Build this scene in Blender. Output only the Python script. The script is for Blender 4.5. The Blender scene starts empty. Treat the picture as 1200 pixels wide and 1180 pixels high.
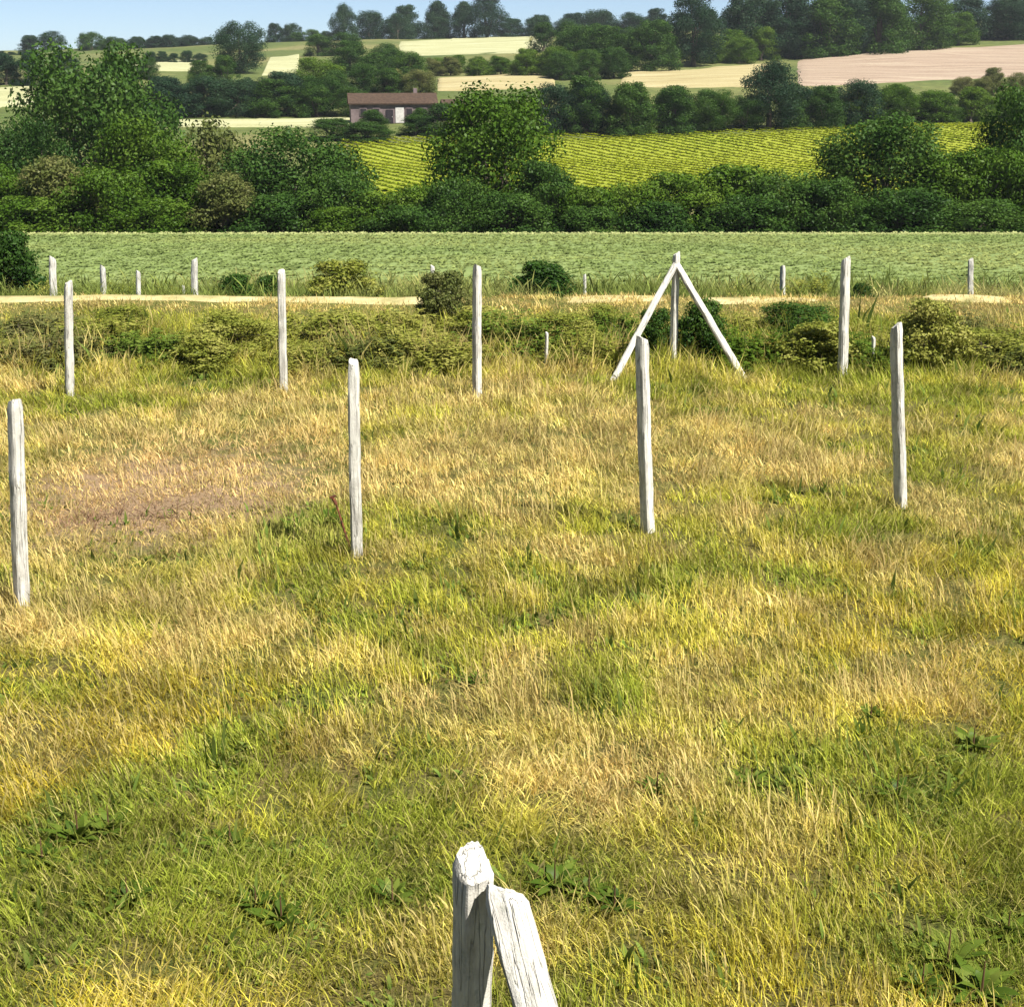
import bpy, bmesh, math, random
import numpy as np
from mathutils import Vector, Matrix

SC = bpy.context.scene
COL = SC.collection
R = math.radians
random.seed(7)
rng = np.random.default_rng(11)

# ------------------------------------------------------------------ camera
F = 1650.0                      # focal length in pixels of the 1200 px wide photograph
PITCH = math.atan(510 / F)
HC = 4.65                       # eye height above the meadow (camera stands on a bank)
cam_d = bpy.data.cameras.new('camera')
cam_d.sensor_width = 36.0
cam_d.lens = 36.0 * F / 1200.0
cam_d.clip_start = 0.05
cam_d.clip_end = 20000
cam = bpy.data.objects.new('camera', cam_d)
COL.objects.link(cam)
cam.location = (0, 0, HC)
cam.rotation_euler = (math.pi / 2 - PITCH, 0, 0)
SC.camera = cam

# ------------------------------------------------------------------ world, sun, exposure
SUN_AZ = R(128)                 # compass bearing from +Y clockwise: behind the camera, to its right
SUN_EL = R(54)
w = bpy.data.worlds.new('World')
SC.world = w
w.use_nodes = True
nt = w.node_tree
sky = nt.nodes.new('ShaderNodeTexSky')
sky.sky_type = 'NISHITA'
sky.sun_disc = False
sky.sun_elevation = SUN_EL
sky.sun_rotation = SUN_AZ
sky.air_density = 0.5
sky.dust_density = 0.25
sky.ozone_density = 2.0
nt.links.new(sky.outputs[0], nt.nodes['Background'].inputs[0])
nt.nodes['Background'].inputs[1].default_value = 0.056
sd = bpy.data.lights.new('sun', 'SUN')
sd.energy = 5.0
sd.angle = R(0.53)
sd.color = (1.0, 0.955, 0.87)
sun = bpy.data.objects.new('sun', sd)
COL.objects.link(sun)
sdir = Vector((math.sin(SUN_AZ) * math.cos(SUN_EL), math.cos(SUN_AZ) * math.cos(SUN_EL), math.sin(SUN_EL)))
sun.rotation_euler = sdir.to_track_quat('Z', 'Y').to_euler()
sun.location = sdir * 60
SC.view_settings.view_transform = 'Standard'
SC.view_settings.look = 'None'
SC.view_settings.exposure = 1.22
SC.view_settings.gamma = 1.0
SC.view_settings.use_curve_mapping = False
SC.render.engine = 'CYCLES'
SC.cycles.max_bounces = 4
SC.cycles.diffuse_bounces = 3
SC.cycles.transparent_max_bounces = 6
SC.cycles.volume_bounces = 0

# ------------------------------------------------------------------ helpers
def smooth(a, b, x):
    t = np.clip((np.asarray(x, float) - a) / (b - a), 0, 1)
    return t * t * (3 - 2 * t)

_tab = np.random.default_rng(3).random((256, 256))
def vnoise(x, y):
    x = np.asarray(x, float); y = np.asarray(y, float)
    xi = np.floor(x).astype(int); yi = np.floor(y).astype(int)
    fx = x - xi; fy = y - yi
    fx = fx * fx * (3 - 2 * fx); fy = fy * fy * (3 - 2 * fy)
    g = lambda i, j: _tab[i & 255, j & 255]
    return (g(xi, yi) * (1 - fx) + g(xi + 1, yi) * fx) * (1 - fy) + (g(xi, yi + 1) * (1 - fx) + g(xi + 1, yi + 1) * fx) * fy
def fbm(x, y, o=4):
    s = 0; a = .5; t = 0
    for i in range(o):
        s = s + a * vnoise(x * 2 ** i + 17.3 * i, y * 2 ** i + 5.1 * i); t += a; a *= .5
    return s / t

def ray(u, v):
    cx, cy = (u - 600) / F, -(v - 590) / F
    return (cx, math.cos(PITCH) + cy * math.sin(PITCH), -math.sin(PITCH) + cy * math.cos(PITCH))
def at(u, v, d):                # world point at forward distance d
    r = ray(u, v); t = d / r[1]
    return Vector((r[0] * t, d, HC + r[2] * t))
def zat(v, d):
    return at(600, v, d).z

# terrain: the meadow, a step down to a terrace, a green field, a valley, a rising hill
_pd = [-200, -1.0, 0.6, 3.7, 26.2, 27.2, 28.2, 28.7, 30.0, 36.0, 50.0, 74.0, 76.5, 84, 105, 120, 145, 180, 210, 228, 270, 330, 420, 520, 610, 800, 1100]
_pz = [3.1, 3.05, 2.7, 0.0, 0.0, 0.20, 0.26, 0.12, -0.95, -1.1, -1.95, zat(274, 74), -5.0, -6.6, -9.6, -9.6, zat(232, 145), zat(190, 180), zat(154, 210),
       zat(143, 228), zat(108, 270), zat(85, 330), zat(60, 420), zat(46, 520), zat(42, 610), 8.0, -20.0]
def ground(x, y):
    x = np.asarray(x, float); y = np.asarray(y, float)
    z = np.interp(y, _pd, _pz)
    far = smooth(230, 520, y)
    z = z + 0.030 * np.clip(x, -400, 400) * far
    z = z + (fbm(x * .02 + 9, y * .02) - .5) * 3.0 * smooth(120, 260, y)
    z = z + (fbm(x * .45, y * .45) - .5) * 0.14 * smooth(5, 9, y) * (1 - smooth(60, 70, y))
    return z
def gz(x, y):
    return float(ground(x, y))
def hit(u, v, d0=95, d1=900):   # where the line of sight meets the hill
    r = ray(u, v)
    ys = np.arange(d0, d1, 1.0)
    xs = r[0] / r[1] * ys; zs = HC + r[2] / r[1] * ys
    b = zs < ground(xs, ys)
    i = int(np.argmax(b)) if b.any() else len(ys) - 1
    return float(xs[i]), float(ys[i])
def plane(u, v, z=0.0):
    r = ray(u, v); t = (z - HC) / r[2]
    return r[0] * t, r[1] * t

def tag(o, label=None, cat=None, group=None, kind=None):
    if label: o['label'] = label
    if cat: o['category'] = cat
    if group: o['group'] = group
    if kind: o['kind'] = kind
    return o
def empty(name, loc, rz=0.0, scale=(1, 1, 1)):
    o = bpy.data.objects.new(name, None); COL.objects.link(o)
    o.location = loc; o.rotation_euler = (0, 0, rz); o.scale = scale
    o.empty_display_size = .3
    return o
def mesh_obj(name, me, mat, parent=None, link=True):
    o = bpy.data.objects.new(name, me)
    if link: COL.objects.link(o)
    if mat is not None:
        if not me.materials: me.materials.append(mat)
        elif me.materials[0] != mat:
            o.material_slots[0].link = 'OBJECT'; o.material_slots[0].material = mat
    if parent: o.parent = parent
    return o
def pydata(name, V, Fc, attrs=None, shade=False):
    me = bpy.data.meshes.new(name)
    V = np.asarray(V, np.float32)
    if isinstance(Fc, np.ndarray) and Fc.ndim == 2:
        n, k = Fc.shape
        me.vertices.add(len(V)); me.vertices.foreach_set('co', V.ravel())
        me.loops.add(n * k); me.loops.foreach_set('vertex_index', Fc.ravel().astype(np.int32))
        me.polygons.add(n)
        me.polygons.foreach_set('loop_start', (np.arange(n) * k).astype(np.int32))
        me.update(calc_edges=True)
    else:
        me.from_pydata([tuple(map(float, v)) for v in V], [], [tuple(map(int, f)) for f in Fc])
        me.update()
    for nm, a in (attrs or {}).items():
        at_ = me.attributes.new(nm, 'FLOAT', 'POINT')
        at_.data.foreach_set('value', np.asarray(a, np.float32))
    if shade:
        me.polygons.foreach_set('use_smooth', [True] * len(me.polygons))
    return me

# ------------------------------------------------------------------ materials
class NT:
    def __init__(s, name):
        s.m = bpy.data.materials.new(name); s.m.use_nodes = True
        s.t = s.m.node_tree; s.t.nodes.clear()
        s.out = s.n('ShaderNodeOutputMaterial')
    def n(s, typ, **kw):
        nd = s.t.nodes.new(typ)
        for k, v in kw.items(): setattr(nd, k, v)
        return nd
    def l(s, a, b): s.t.links.new(a, b)
    def pos(s): return s.n('ShaderNodeNewGeometry').outputs['Position']
    def noise(s, vec, scale, detail=4, rough=.55, stretch=None):
        if stretch:
            mp = s.n('ShaderNodeVectorMath', operation='MULTIPLY'); s.l(vec, mp.inputs[0]); mp.inputs[1].default_value = stretch
            vec = mp.outputs[0]
        nd = s.n('ShaderNodeTexNoise'); s.l(vec, nd.inputs['Vector'])
        nd.inputs['Scale'].default_value = scale; nd.inputs['Detail'].default_value = detail; nd.inputs['Roughness'].default_value = rough
        return nd.outputs['Fac']
    def ramp(s, fac, stops):
        nd = s.n('ShaderNodeValToRGB'); s.l(fac, nd.inputs[0])
        el = nd.color_ramp.elements
        while len(el) < len(stops): el.new(0.5)
        for e, (p, c) in zip(el, stops):
            e.position = p; e.color = (*c, 1)
        return nd.outputs[0]
    def mix(s, fac, a, b, mode='MIX'):
        nd = s.n('ShaderNodeMix', data_type='RGBA', blend_type=mode)
        for sock, v in ((nd.inputs[0], fac), (nd.inputs[6], a), (nd.inputs[7], b)):
            if hasattr(v, 'links'): s.l(v, sock)
            elif isinstance(v, (int, float)): sock.default_value = v
            else: sock.default_value = (*v, 1)
        return nd.outputs[2]
    def math(s, op, a, b=0.0):
        nd = s.n('ShaderNodeMath', operation=op)
        for sock, v in ((nd.inputs[0], a), (nd.inputs[1], b)):
            if hasattr(v, 'links'): s.l(v, sock)
            else: sock.default_value = v
        return nd.outputs[0]
    def attr(s, name, typ='GEOMETRY'):
        return s.n('ShaderNodeAttribute', attribute_name=name, attribute_type=typ)
    def surface(s, col, rough=.9, bump=None, bstr=.4, bdist=.02, spec=.2):
        b = s.n('ShaderNodeBsdfPrincipled')
        if hasattr(col, 'links'): s.l(col, b.inputs['Base Color'])
        else: b.inputs['Base Color'].default_value = (*col, 1)
        b.inputs['Roughness'].default_value = rough
        b.inputs['Specular IOR Level'].default_value = spec
        if bump is not None:
            bp = s.n('ShaderNodeBump'); s.l(bump, bp.inputs['Height'])
            bp.inputs['Strength'].default_value = bstr; bp.inputs['Distance'].default_value = bdist
            s.l(bp.outputs[0], b.inputs['Normal'])
        s.l(b.outputs[0], s.out.inputs[0]); return s.m
    def leafy(s, col, trans=.35, gloss=.0):
        d = s.n('ShaderNodeBsdfDiffuse'); t = s.n('ShaderNodeBsdfTranslucent'); mx = s.n('ShaderNodeMixShader')
        s.l(col, d.inputs[0]); s.l(col, t.inputs[0]); mx.inputs[0].default_value = trans
        s.l(d.outputs[0], mx.inputs[1]); s.l(t.outputs[0], mx.inputs[2])
        o = mx.outputs[0]
        if gloss:
            g = s.n('ShaderNodeBsdfGlossy'); g.inputs['Roughness'].default_value = .45
            m2 = s.n('ShaderNodeMixShader'); m2.inputs[0].default_value = gloss
            s.l(o, m2.inputs[1]); s.l(g.outputs[0], m2.inputs[2]); o = m2.outputs[0]
        s.l(o, s.out.inputs[0]); return s.m

def foliage_mat(name, dark, mid, light, scale=.5):
    k = NT(name)
    info = k.n('ShaderNodeObjectInfo')
    n1 = k.noise(k.pos(), scale, 3)
    r = k.attr('rnd').outputs['Fac']
    f = k.math('ADD', k.math('MULTIPLY', n1, .75), k.math('MULTIPLY', r, .45))
    f = k.math('ADD', f, k.math('MULTIPLY', k.math('SUBTRACT', info.outputs['Random'], .5), .25))
    col = k.ramp(f, [(.28, dark), (.56, mid), (.86, light)])
    return k.leafy(col, .3, .006)
FOL = {
    'deep':  foliage_mat('foliage_deep_green', (.018, .045, .009), (.034, .078, .013), (.066, .122, .020)),
    'mid':   foliage_mat('foliage_mid_green', (.030, .068, .008), (.056, .112, .010), (.105, .165, .020)),
    'olive': foliage_mat('foliage_olive', (.060, .080, .020), (.105, .125, .032), (.165, .160, .060)),
    'blue':  foliage_mat('foliage_blue_green', (.012, .032, .018), (.021, .050, .023), (.038, .074, .030)),
    'fresh': foliage_mat('foliage_fresh_green', (.060, .110, .016), (.105, .165, .022), (.165, .215, .045)),
    'bramble': foliage_mat('foliage_bramble', (.070, .100, .013), (.195, .215, .034), (.34, .325, .085), 2.5),
    'weed':  foliage_mat('foliage_dock', (.035, .070, .009), (.075, .120, .014), (.140, .175, .030), 3.0),
    'brown': foliage_mat('foliage_dead_brown', (.110, .060, .035), (.190, .115, .065), (.270, .180, .105), 3.0),
}
def bark_mat():
    k = NT('bark'); p = k.n('ShaderNodeTexCoord').outputs['Object']
    n = k.noise(p, 14, 5, .6, (1, 1, .2))
    return k.surface(k.ramp(n, [(.3, (.05, .038, .028)), (.7, (.14, .115, .09))]), .95, n, .6, .05)
BARK = bark_mat()

def grass_mat(name, typ):
    k = NT(name)
    tint = k.attr('tint', typ).outputs['Color']
    if typ == 'GEOMETRY': return k.leafy(tint, .36, 0)
    r = k.attr('rnd').outputs['Fac']
    hs = k.n('ShaderNodeHueSaturation'); k.l(tint, hs.inputs['Color']); k.l(k.math('ADD', k.math('MULTIPLY', r, .6), .7), hs.inputs['Value'])
    return k.leafy(hs.outputs[0], .36, 0)
BLADE = grass_mat('meadow_grass_blades', 'GEOMETRY')
GRASS = grass_mat('crop_leaves', 'INSTANCER')

def ground_mat():
    k = NT('meadow_soil_and_thatch'); p = k.pos()
    n1 = k.noise(p, .5, 5); n2 = k.noise(p, 38, 6, .75); n3 = k.noise(p, 4, 5, .65)
    a = k.ramp(n2, [(.34, (.055, .045, .014)), (.5, (.19, .155, .045)), (.66, (.36, .29, .10))])
    b = k.ramp(n2, [(.34, (.045, .060, .010)), (.5, (.12, .145, .024)), (.66, (.25, .245, .06))])
    c = k.mix(k.ramp(k.math('ADD', k.math('MULTIPLY', n1, .5), k.math('MULTIPLY', n3, .5)), [(.42, (0, 0, 0)), (.58, (1, 1, 1))]), a, b)
    # a patch of worn pinkish soil with a ragged outline
    cx, cy = plane(185, 578)
    d = k.n('ShaderNodeVectorMath', operation='SUBTRACT'); k.l(p, d.inputs[0]); d.inputs[1].default_value = (cx, cy, 0)
    e = k.n('ShaderNodeVectorMath', operation='MULTIPLY'); k.l(d.outputs[0], e.inputs[0]); e.inputs[1].default_value = (1 / 2.7, 1 / 2.9, 0)
    ln = k.n('ShaderNodeVectorMath', operation='LENGTH'); k.l(e.outputs[0], ln.inputs[0])
    f = k.math('SUBTRACT', 1.35, k.math('ADD', ln.outputs['Value'], k.math('MULTIPLY', n3, 1.1)))
    soil = k.ramp(n2, [(.3, (.25, .16, .09)), (.5, (.40, .27, .155)), (.7, (.52, .37, .22))])
    c = k.mix(k.ramp(f, [(0, (0, 0, 0)), (.45, (1, 1, 1))]), c, soil)
    return k.surface(c, .95, n2, 1.0, .08)
def hill_mat():
    k = NT('hillside_pasture'); p = k.pos()
    n1 = k.noise(p, .02, 5); n2 = k.noise(p, .6, 5, .65)
    a = k.ramp(n1, [(.35, (.065, .095, .022)), (.5, (.105, .125, .035)), (.66, (.19, .175, .07))])
    b = k.ramp(n2, [(.3, (.6, .6, .6)), (.7, (1.15, 1.15, 1.1))])
    return k.surface(k.mix(1, a, b, 'MULTIPLY'), .95, n2, .5, .3)
def field_mat(name, a, b, c, sx, sy):
    k = NT(name); p = k.pos()
    n1 = k.noise(p, 1, 4, .6, (sx, sy, .02)); n2 = k.noise(p, 1.8, 4, .7)
    f = k.math('ADD', k.math('MULTIPLY', n1, .6), k.math('MULTIPLY', n2, .4))
    return k.surface(k.ramp(f, [(.34, a), (.5, b), (.66, c)]), .95, n2, .5, .15)
M_GROUND = ground_mat(); M_HILL = hill_mat()
M_WHEAT = field_mat('ripe_wheat', (.22, .175, .08), (.30, .255, .125), (.37, .325, .185), .05, .25)
M_PINK = field_mat('ploughed_pale_soil', (.18, .13, .09), (.265, .20, .145), (.34, .285, .205), .04, .3)
M_PALE = field_mat('mown_hay', (.22, .22, .105), (.32, .32, .17), (.39, .395, .24), .05, .25)
M_VSOIL = field_mat('vineyard_grass', (.155, .185, .014), (.205, .235, .019), (.245, .26, .026), .1, .2)
M_CROP = field_mat('crop_soil', (.12, .165, .05), (.165, .215, .068), (.205, .245, .085), .3, .3)
M_TRACK = field_mat('dry_track', (.20, .19, .07), (.38, .32, .15), (.50, .44, .24), 1.4, 1.4)

def post_mat():
    k = NT('weathered_pale_post'); tc = k.n('ShaderNodeTexCoord').outputs['Object']
    info = k.n('ShaderNodeObjectInfo').outputs['Random']
    off = k.n('ShaderNodeVectorMath', operation='ADD'); k.l(tc, off.inputs[0]); 
    cmb = k.n('ShaderNodeCombineXYZ'); 
    for i in range(3): k.l(k.math('MULTIPLY', info, 37.0 + i), cmb.inputs[i])
    k.l(cmb.outputs[0], off.inputs[1]); p = off.outputs[0]
    grain = k.noise(p, 26, 6, .65, (1, 1, .10)); blot = k.noise(p, 5.5, 5, .6); pits = k.noise(p, 90, 3, .6); lich = k.noise(p, 15, 5, .7)
    c = k.ramp(grain, [(.28, (.30, .285, .25)), (.44, (.50, .48, .43)), (.68, (.66, .64, .56))])
    c = k.mix(k.ramp(blot, [(.48, (0, 0, 0)), (.68, (.55, .55, .55))]), c, (.33, .31, .27))
    c = k.mix(k.ramp(lich, [(.55, (0, 0, 0)), (.68, (.5, .5, .5))]), c, (.24, .25, .19))
    crk = k.noise(p, 19, 3, .5, (1, 1, .045))
    crack = k.ramp(crk, [(.485, (0, 0, 0)), (.5, (1, 1, 1)), (.515, (0, 0, 0))])
    c = k.mix(k.math('MULTIPLY', crack, .5), c, (.13, .12, .10))
    h = k.math('SUBTRACT', k.math('ADD', k.math('MULTIPLY', grain, .7), k.math('MULTIPLY', pits, .3)), k.math('MULTIPLY', crack, .5))
    return k.surface(c, .9, h, 1.0, .012)
POST = post_mat()
def flat_mat(name, a, b, scale, bump=.3):
    k = NT(name); p = k.n('ShaderNodeTexCoord').outputs['Object']
    n = k.noise(p, scale, 5, .6)
    return k.surface(k.ramp(n, [(.35, a), (.65, b)]), .85, n, bump, .02)
M_WALL = flat_mat('pale_render', (.10, .075, .075), (.19, .145, .145), 1.2)
M_ROOF = flat_mat('brown_roof_tiles', (.035, .022, .015), (.075, .048, .032), 3.0)
M_DARK = flat_mat('dark_opening', (.015, .013, .016), (.03, .025, .03), 4)
M_WHITE = flat_mat('white_paint', (.42, .40, .37), (.55, .53, .50), 3)
M_RUST = flat_mat('rusty_iron', (.045, .022, .016), (.20, .065, .028), 25)

# ------------------------------------------------------------------ terrain sheets
def axis(segs):
    out = []
    for a, b, st in segs: out += list(np.arange(a, b, st))
    return np.array(out + [segs[-1][1]])
def sheet(name, xs, ys, mat, mats2=None):
    X, Y = np.meshgrid(xs, ys); Z = ground(X, Y)
    V = np.stack([X.ravel(), Y.ravel(), Z.ravel()], 1)
    nx, ny = len(xs), len(ys)
    i = (np.arange(ny - 1)[:, None] * nx + np.arange(nx - 1)[None, :]).ravel()
    Fc = np.stack([i, i + 1, i + 1 + nx, i + nx], 1)
    me = pydata(name, V, Fc, shade=True)
    o = mesh_obj(name, me, mat)
    return tag(o, kind='structure')
sheet('meadow_ground', axis([(-60, -18, 3), (-18, 18, .22), (18, 60, 3)]), axis([(-60, 0, 5), (0, 30, .25), (30, 80, .8), (80, 96, 2)]), M_GROUND)
sheet('hillside', axis([(-1600, -300, 50), (-300, 300, 5), (300, 1600, 50)]), axis([(96, 640, 3), (640, 1000, 20)]), M_HILL)
for s_ in (-1, 1):   # the valley floor goes on to both sides of the meadow
    sheet('side_ground', axis([(60, 1600, 40)]) * s_ if s_ > 0 else axis([(-1600, -60, 40)]), axis([(-60, 0, 10), (0, 30, 1), (30, 96, 2)]), M_GROUND)

def field_sheet(name, lower, upper, mat, label=None, n=40, m=14, lift=.25, depth=95):
    def poly(pts, t):
        us = [p[0] for p in pts]; u = us[0] + (us[-1] - us[0]) * t
        return u, np.interp(u, us, [p[1] for p in pts])
    V = []
    for j in range(m + 1):
        for i in range(n + 1):
            a = hit(*poly(lower, i / n), depth); b = hit(*poly(upper, i / n), depth)
            x = a[0] + (b[0] - a[0]) * j / m; y = a[1] + (b[1] - a[1]) * j / m
            e = min(i, n - i) / 2.0, min(j, m - j) / 1.5
            x += (fbm(x * .15, y * .15 + 50, 2) - .5) * 7 * (i in (0, n)); y += (fbm(x * .12 + 90, y * .12, 3) - .5) * 9 * (j in (0, m))
            V.append((x, y, gz(x, y) - .45 + (lift + .45) * min(1, e[0], e[1])))
    i = (np.arange(m)[:, None] * (n + 1) + np.arange(n)[None, :]).ravel()
    me = pydata(name, np.array(V), np.stack([i, i + 1, i + n + 2, i + n + 1], 1), shade=True)
    return tag(mesh_obj(name, me, mat), kind='structure')
field_sheet('pale_field', [(925, 106), (1060, 102), (1230, 92)], [(925, 68), (1060, 58), (1230, 48)], M_PINK)
field_sheet('pale_field', [(722, 104), (905, 110)], [(722, 86), (905, 72)], M_WHEAT)
field_sheet('pale_field', [(508, 109), (655, 106)], [(508, 92), (655, 84)], M_WHEAT)
field_sheet('pale_field', [(462, 69), (648, 67)], [(462, 49), (648, 40)], M_PALE)
field_sheet('pale_field', [(125, 89), (240, 86)], [(125, 73), (240, 68)], M_PALE)
field_sheet('pale_field', [(304, 92), (350, 90)], [(316, 67), (352, 62)], M_PALE)
field_sheet('pale_field', [(200, 150), (420, 152)], [(200, 141), (420, 138)], M_PALE)
field_sheet('pale_field', [(-60, 132), (45, 128)], [(-60, 104), (45, 100)], M_PALE)
field_sheet('vineyard_ground', [(380, 236), (700, 236), (1240, 236)], [(380, 166), (700, 158), (1240, 140)], M_VSOIL, depth=118)
# ------------------------------------------------------------------ scatter (grass, crops, vines)
def blades(n, rad, hmin, hmax, wid, lean, segs=3, head=0.0, droop=.5):
    """a tuft of n curved blades -> verts, quads, rnd, tip"""
    a = rng.uniform(0, 2 * np.pi, n); rr = rad * np.sqrt(rng.random(n))
    bx, by = rr * np.cos(a), rr * np.sin(a)
    d = rng.uniform(0, 2 * np.pi, n); h = rng.uniform(hmin, hmax, n); ln = rng.uniform(.2, 1, n) * lean
    rn = rng.random(n); face = rng.uniform(0, np.pi, n)
    V, Q, RN, TP = [], [], [], []
    rows = []
    for s in range(segs + 1):
        t = s / segs
        off = h * ln * t ** 1.7; z = h * (t - droop * ln * .5 * t ** 2.2)
        wd = wid * rng.uniform(.7, 1.3, n) * (1 - .85 * t) if head == 0 else np.full(n, wid * (.55 if t < .68 else 1)) * (1 if t < 1 else .3)
        if head and .68 <= t < 1: wd = wd * head
        cx, cy = bx + off * np.cos(d), by + off * np.sin(d)
        dx, dy = np.cos(face) * wd * .5, np.sin(face) * wd * .5
        rows.append((np.stack([cx - dx, cy - dy, z], 1), np.stack([cx + dx, cy + dy, z], 1), t))
    n2 = 2 * (segs + 1)
    VV = np.zeros((n, n2, 3)); TT = np.zeros((n, n2))
    for s, (L, Rr, t) in enumerate(rows):
        VV[:, 2 * s] = L; VV[:, 2 * s + 1] = Rr; TT[:, 2 * s:2 * s + 2] = t
    base = (np.arange(n) * n2)[:, None]
    Q = np.concatenate([base + np.array([[2 * s, 2 * s + 1, 2 * s + 3, 2 * s + 2]]) for s in range(segs)])
    return VV.reshape(-1, 3), Q, np.repeat(rn, n2), TT.ravel()
def broad(n, rad, L, wid, up):
    """a rosette of n broad leaves"""
    V, Q, RN, TP = [], [], [], []
    for i in range(n):
        a = 2 * np.pi * i / n + rng.uniform(-.4, .4); l = L * rng.uniform(.6, 1.1); el = up * rng.uniform(.4, 1.2); rn = rng.random()
        b0 = len(V); tw = rng.uniform(-.3, .3)
        for s in range(5):
            t = s / 4; w_ = wid * math.sin(math.pi * (t * .86 + .10)) ; r = rad * .3 + l * (t * math.cos(el) + .12 * t * t); z = l * (t * math.sin(el) - .42 * t * t * math.sin(el)) + .02
            for sg in (-1, 1):
                V.append((r * math.cos(a) - sg * w_ * .5 * math.sin(a), r * math.sin(a) + sg * w_ * .5 * math.cos(a), z + sg * tw * w_ * .5)); RN.append(rn); TP.append(0)
        for s in range(4): Q.append((b0 + 2 * s, b0 + 2 * s + 1, b0 + 2 * s + 3, b0 + 2 * s + 2))
    return np.array(V), np.array(Q), np.array(RN), np.array(TP)
def merge(parts):
    V, Q, A, B = [], [], [], []; o = 0
    for v, q, a, b in parts:
        V.append(v); Q.append(q + o); A.append(a); B.append(b); o += len(v)
    return np.concatenate(V), np.concatenate(Q), np.concatenate(A), np.concatenate(B)
def source_collection(name, items, mat):
    c = bpy.data.collections.new(name)
    for i, it in enumerate(items):
        v, q, a, b = it
        me = pydata(f'{name}_{i:02d}', v, q, {'rnd': a, 'tip': b})
        o = mesh_obj(f'{name}_{i:02d}', me, mat, link=False); c.objects.link(o)
    return c
def scatter(name, P, kind, rot, scl, tint, coll, label, cat):
    n = len(P)
    me = bpy.data.meshes.new(name); me.vertices.add(n); me.vertices.foreach_set('co', np.asarray(P, np.float32).ravel())
    a = me.attributes.new('kind', 'INT', 'POINT'); a.data.foreach_set('value', np.asarray(kind, np.int32))
    a = me.attributes.new('rot', 'FLOAT_VECTOR', 'POINT'); a.data.foreach_set('vector', np.asarray(rot, np.float32).ravel())
    a = me.attributes.new('scl', 'FLOAT_VECTOR', 'POINT'); a.data.foreach_set('vector', np.asarray(scl, np.float32).ravel())
    a = me.attributes.new('tint', 'FLOAT_COLOR', 'POINT'); a.data.foreach_set('color', np.concatenate([tint, np.ones((n, 1))], 1).astype(np.float32).ravel())
    o = bpy.data.objects.new(name, me); COL.objects.link(o)
    g = bpy.data.node_groups.new(name + '_scatter', 'GeometryNodeTree')
    g.interface.new_socket('Geometry', in_out='INPUT', socket_type='NodeSocketGeometry')
    g.interface.new_socket('Geometry', in_out='OUTPUT', socket_type='NodeSocketGeometry')
    gi = g.nodes.new('NodeGroupInput'); go = g.nodes.new('NodeGroupOutput')
    ci = g.nodes.new('GeometryNodeCollectionInfo'); ci.inputs[0].default_value = coll
    ci.inputs['Separate Children'].default_value = True; ci.inputs['Reset Children'].default_value = True
    ip = g.nodes.new('GeometryNodeInstanceOnPoints'); ip.inputs['Pick Instance'].default_value = True
    def na(nm, t):
        q = g.nodes.new('GeometryNodeInputNamedAttribute'); q.data_type = t; q.inputs['Name'].default_value = nm
        return [x for x in q.outputs if x.enabled and x.name == 'Attribute'][0]
    L = g.links.new
    L(gi.outputs[0], ip.inputs['Points']); L(ci.outputs[0], ip.inputs['Instance'])
    L(na('kind', 'INT'), ip.inputs['Instance Index']); 
    er = g.nodes.new('FunctionNodeEulerToRotation'); L(na('rot', 'FLOAT_VECTOR'), er.inputs[0]); L(er.outputs[0], ip.inputs['Rotation'])
    L(na('scl', 'FLOAT_VECTOR'), ip.inputs['Scale']); L(ip.outputs[0], go.inputs[0])
    md = o.modifiers.new('scatter', 'NODES'); md.node_group = g
    me.materials.append(coll.objects[0].data.materials[0])
    return tag(o, label, cat, kind='stuff')

tufts = []
for i in range(3): tufts.append(merge([blades(40, .16, .10, .26, .009, .9), blades(8, .15, .2, .36, .007, .6)]))
for i in range(3): tufts.append(merge([blades(36, .16, .10, .24, .008, 1.1), blades(9, .15, .22, .44, .010, .55, 4, 1.5)]))
GR = source_collection('grass_tuft', tufts, GRASS)

yy = np.linspace(.8, 28.6, 400)
N = 16200
# more tufts where they show largest: density falls off with distance
pd_ = (yy * .75 + 3.8) * np.interp(yy, [0, 3.8, 4.2, 8, 16, 28], [3, 6, 85, 74, 48, 36]); cdf = np.cumsum(pd_); cdf /= cdf[-1]
y = np.interp(rng.random(N), cdf, yy); x = (rng.random(N) * 2 - 1) * (y * .375 + 1.9)
def patch(u, v, su, sv):       # an elliptic patch of the meadow, as a weight
    px, py = plane(u, v); qx = plane(u + su, v)[0] - px; qy = plane(u, v - sv)[1] - py
    return np.exp(-((x - px) / qx) ** 2 - ((y - py) / qy) ** 2)
big = fbm(x * .35 + 4, y * .35 + 8, 4); fine = fbm(x * 1.5, y * 1.5 + 30, 3)
dry = (big - .5) * 2.0 + (fine - .5) * 2.2 + .40
for (u, v, su, sv, k) in [(200, 560, 210, 90, .75), (950, 550, 260, 60, .45), (620, 520, 260, 50, .35), (400, 905, 130, 45, .5), (620, 850, 150, 40, .4),
                          (1100, 780, 120, 60, .3), (60, 860, 90, 40, .25), (130, 1040, 260, 75, -.5), (670, 1035, 90, 40, -.7), (1140, 1120, 110, 60, -.6),
                          (450, 1045, 90, 18, -1.0), (620, 690, 420, 40, -.25), (360, 605, 50, 25, -1.0), (110, 975, 45, 22, -1.0), (600, 450, 900, 22, -.2), (1130, 358, 110, 16, 1.3), (720, 358, 90, 10, .8)]:  # one greened patch stands in for the shadow of the rusty-stake post
    dry = dry + k * patch(u, v, su, sv)
dry = dry + 1.6 * np.exp(-((y - 27.7) / .6) ** 2) - .16 * smooth(20.8, 22.6, y) * (1 - smooth(25.8, 27, y)) - .10 * smooth(9, 6, y)
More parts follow.
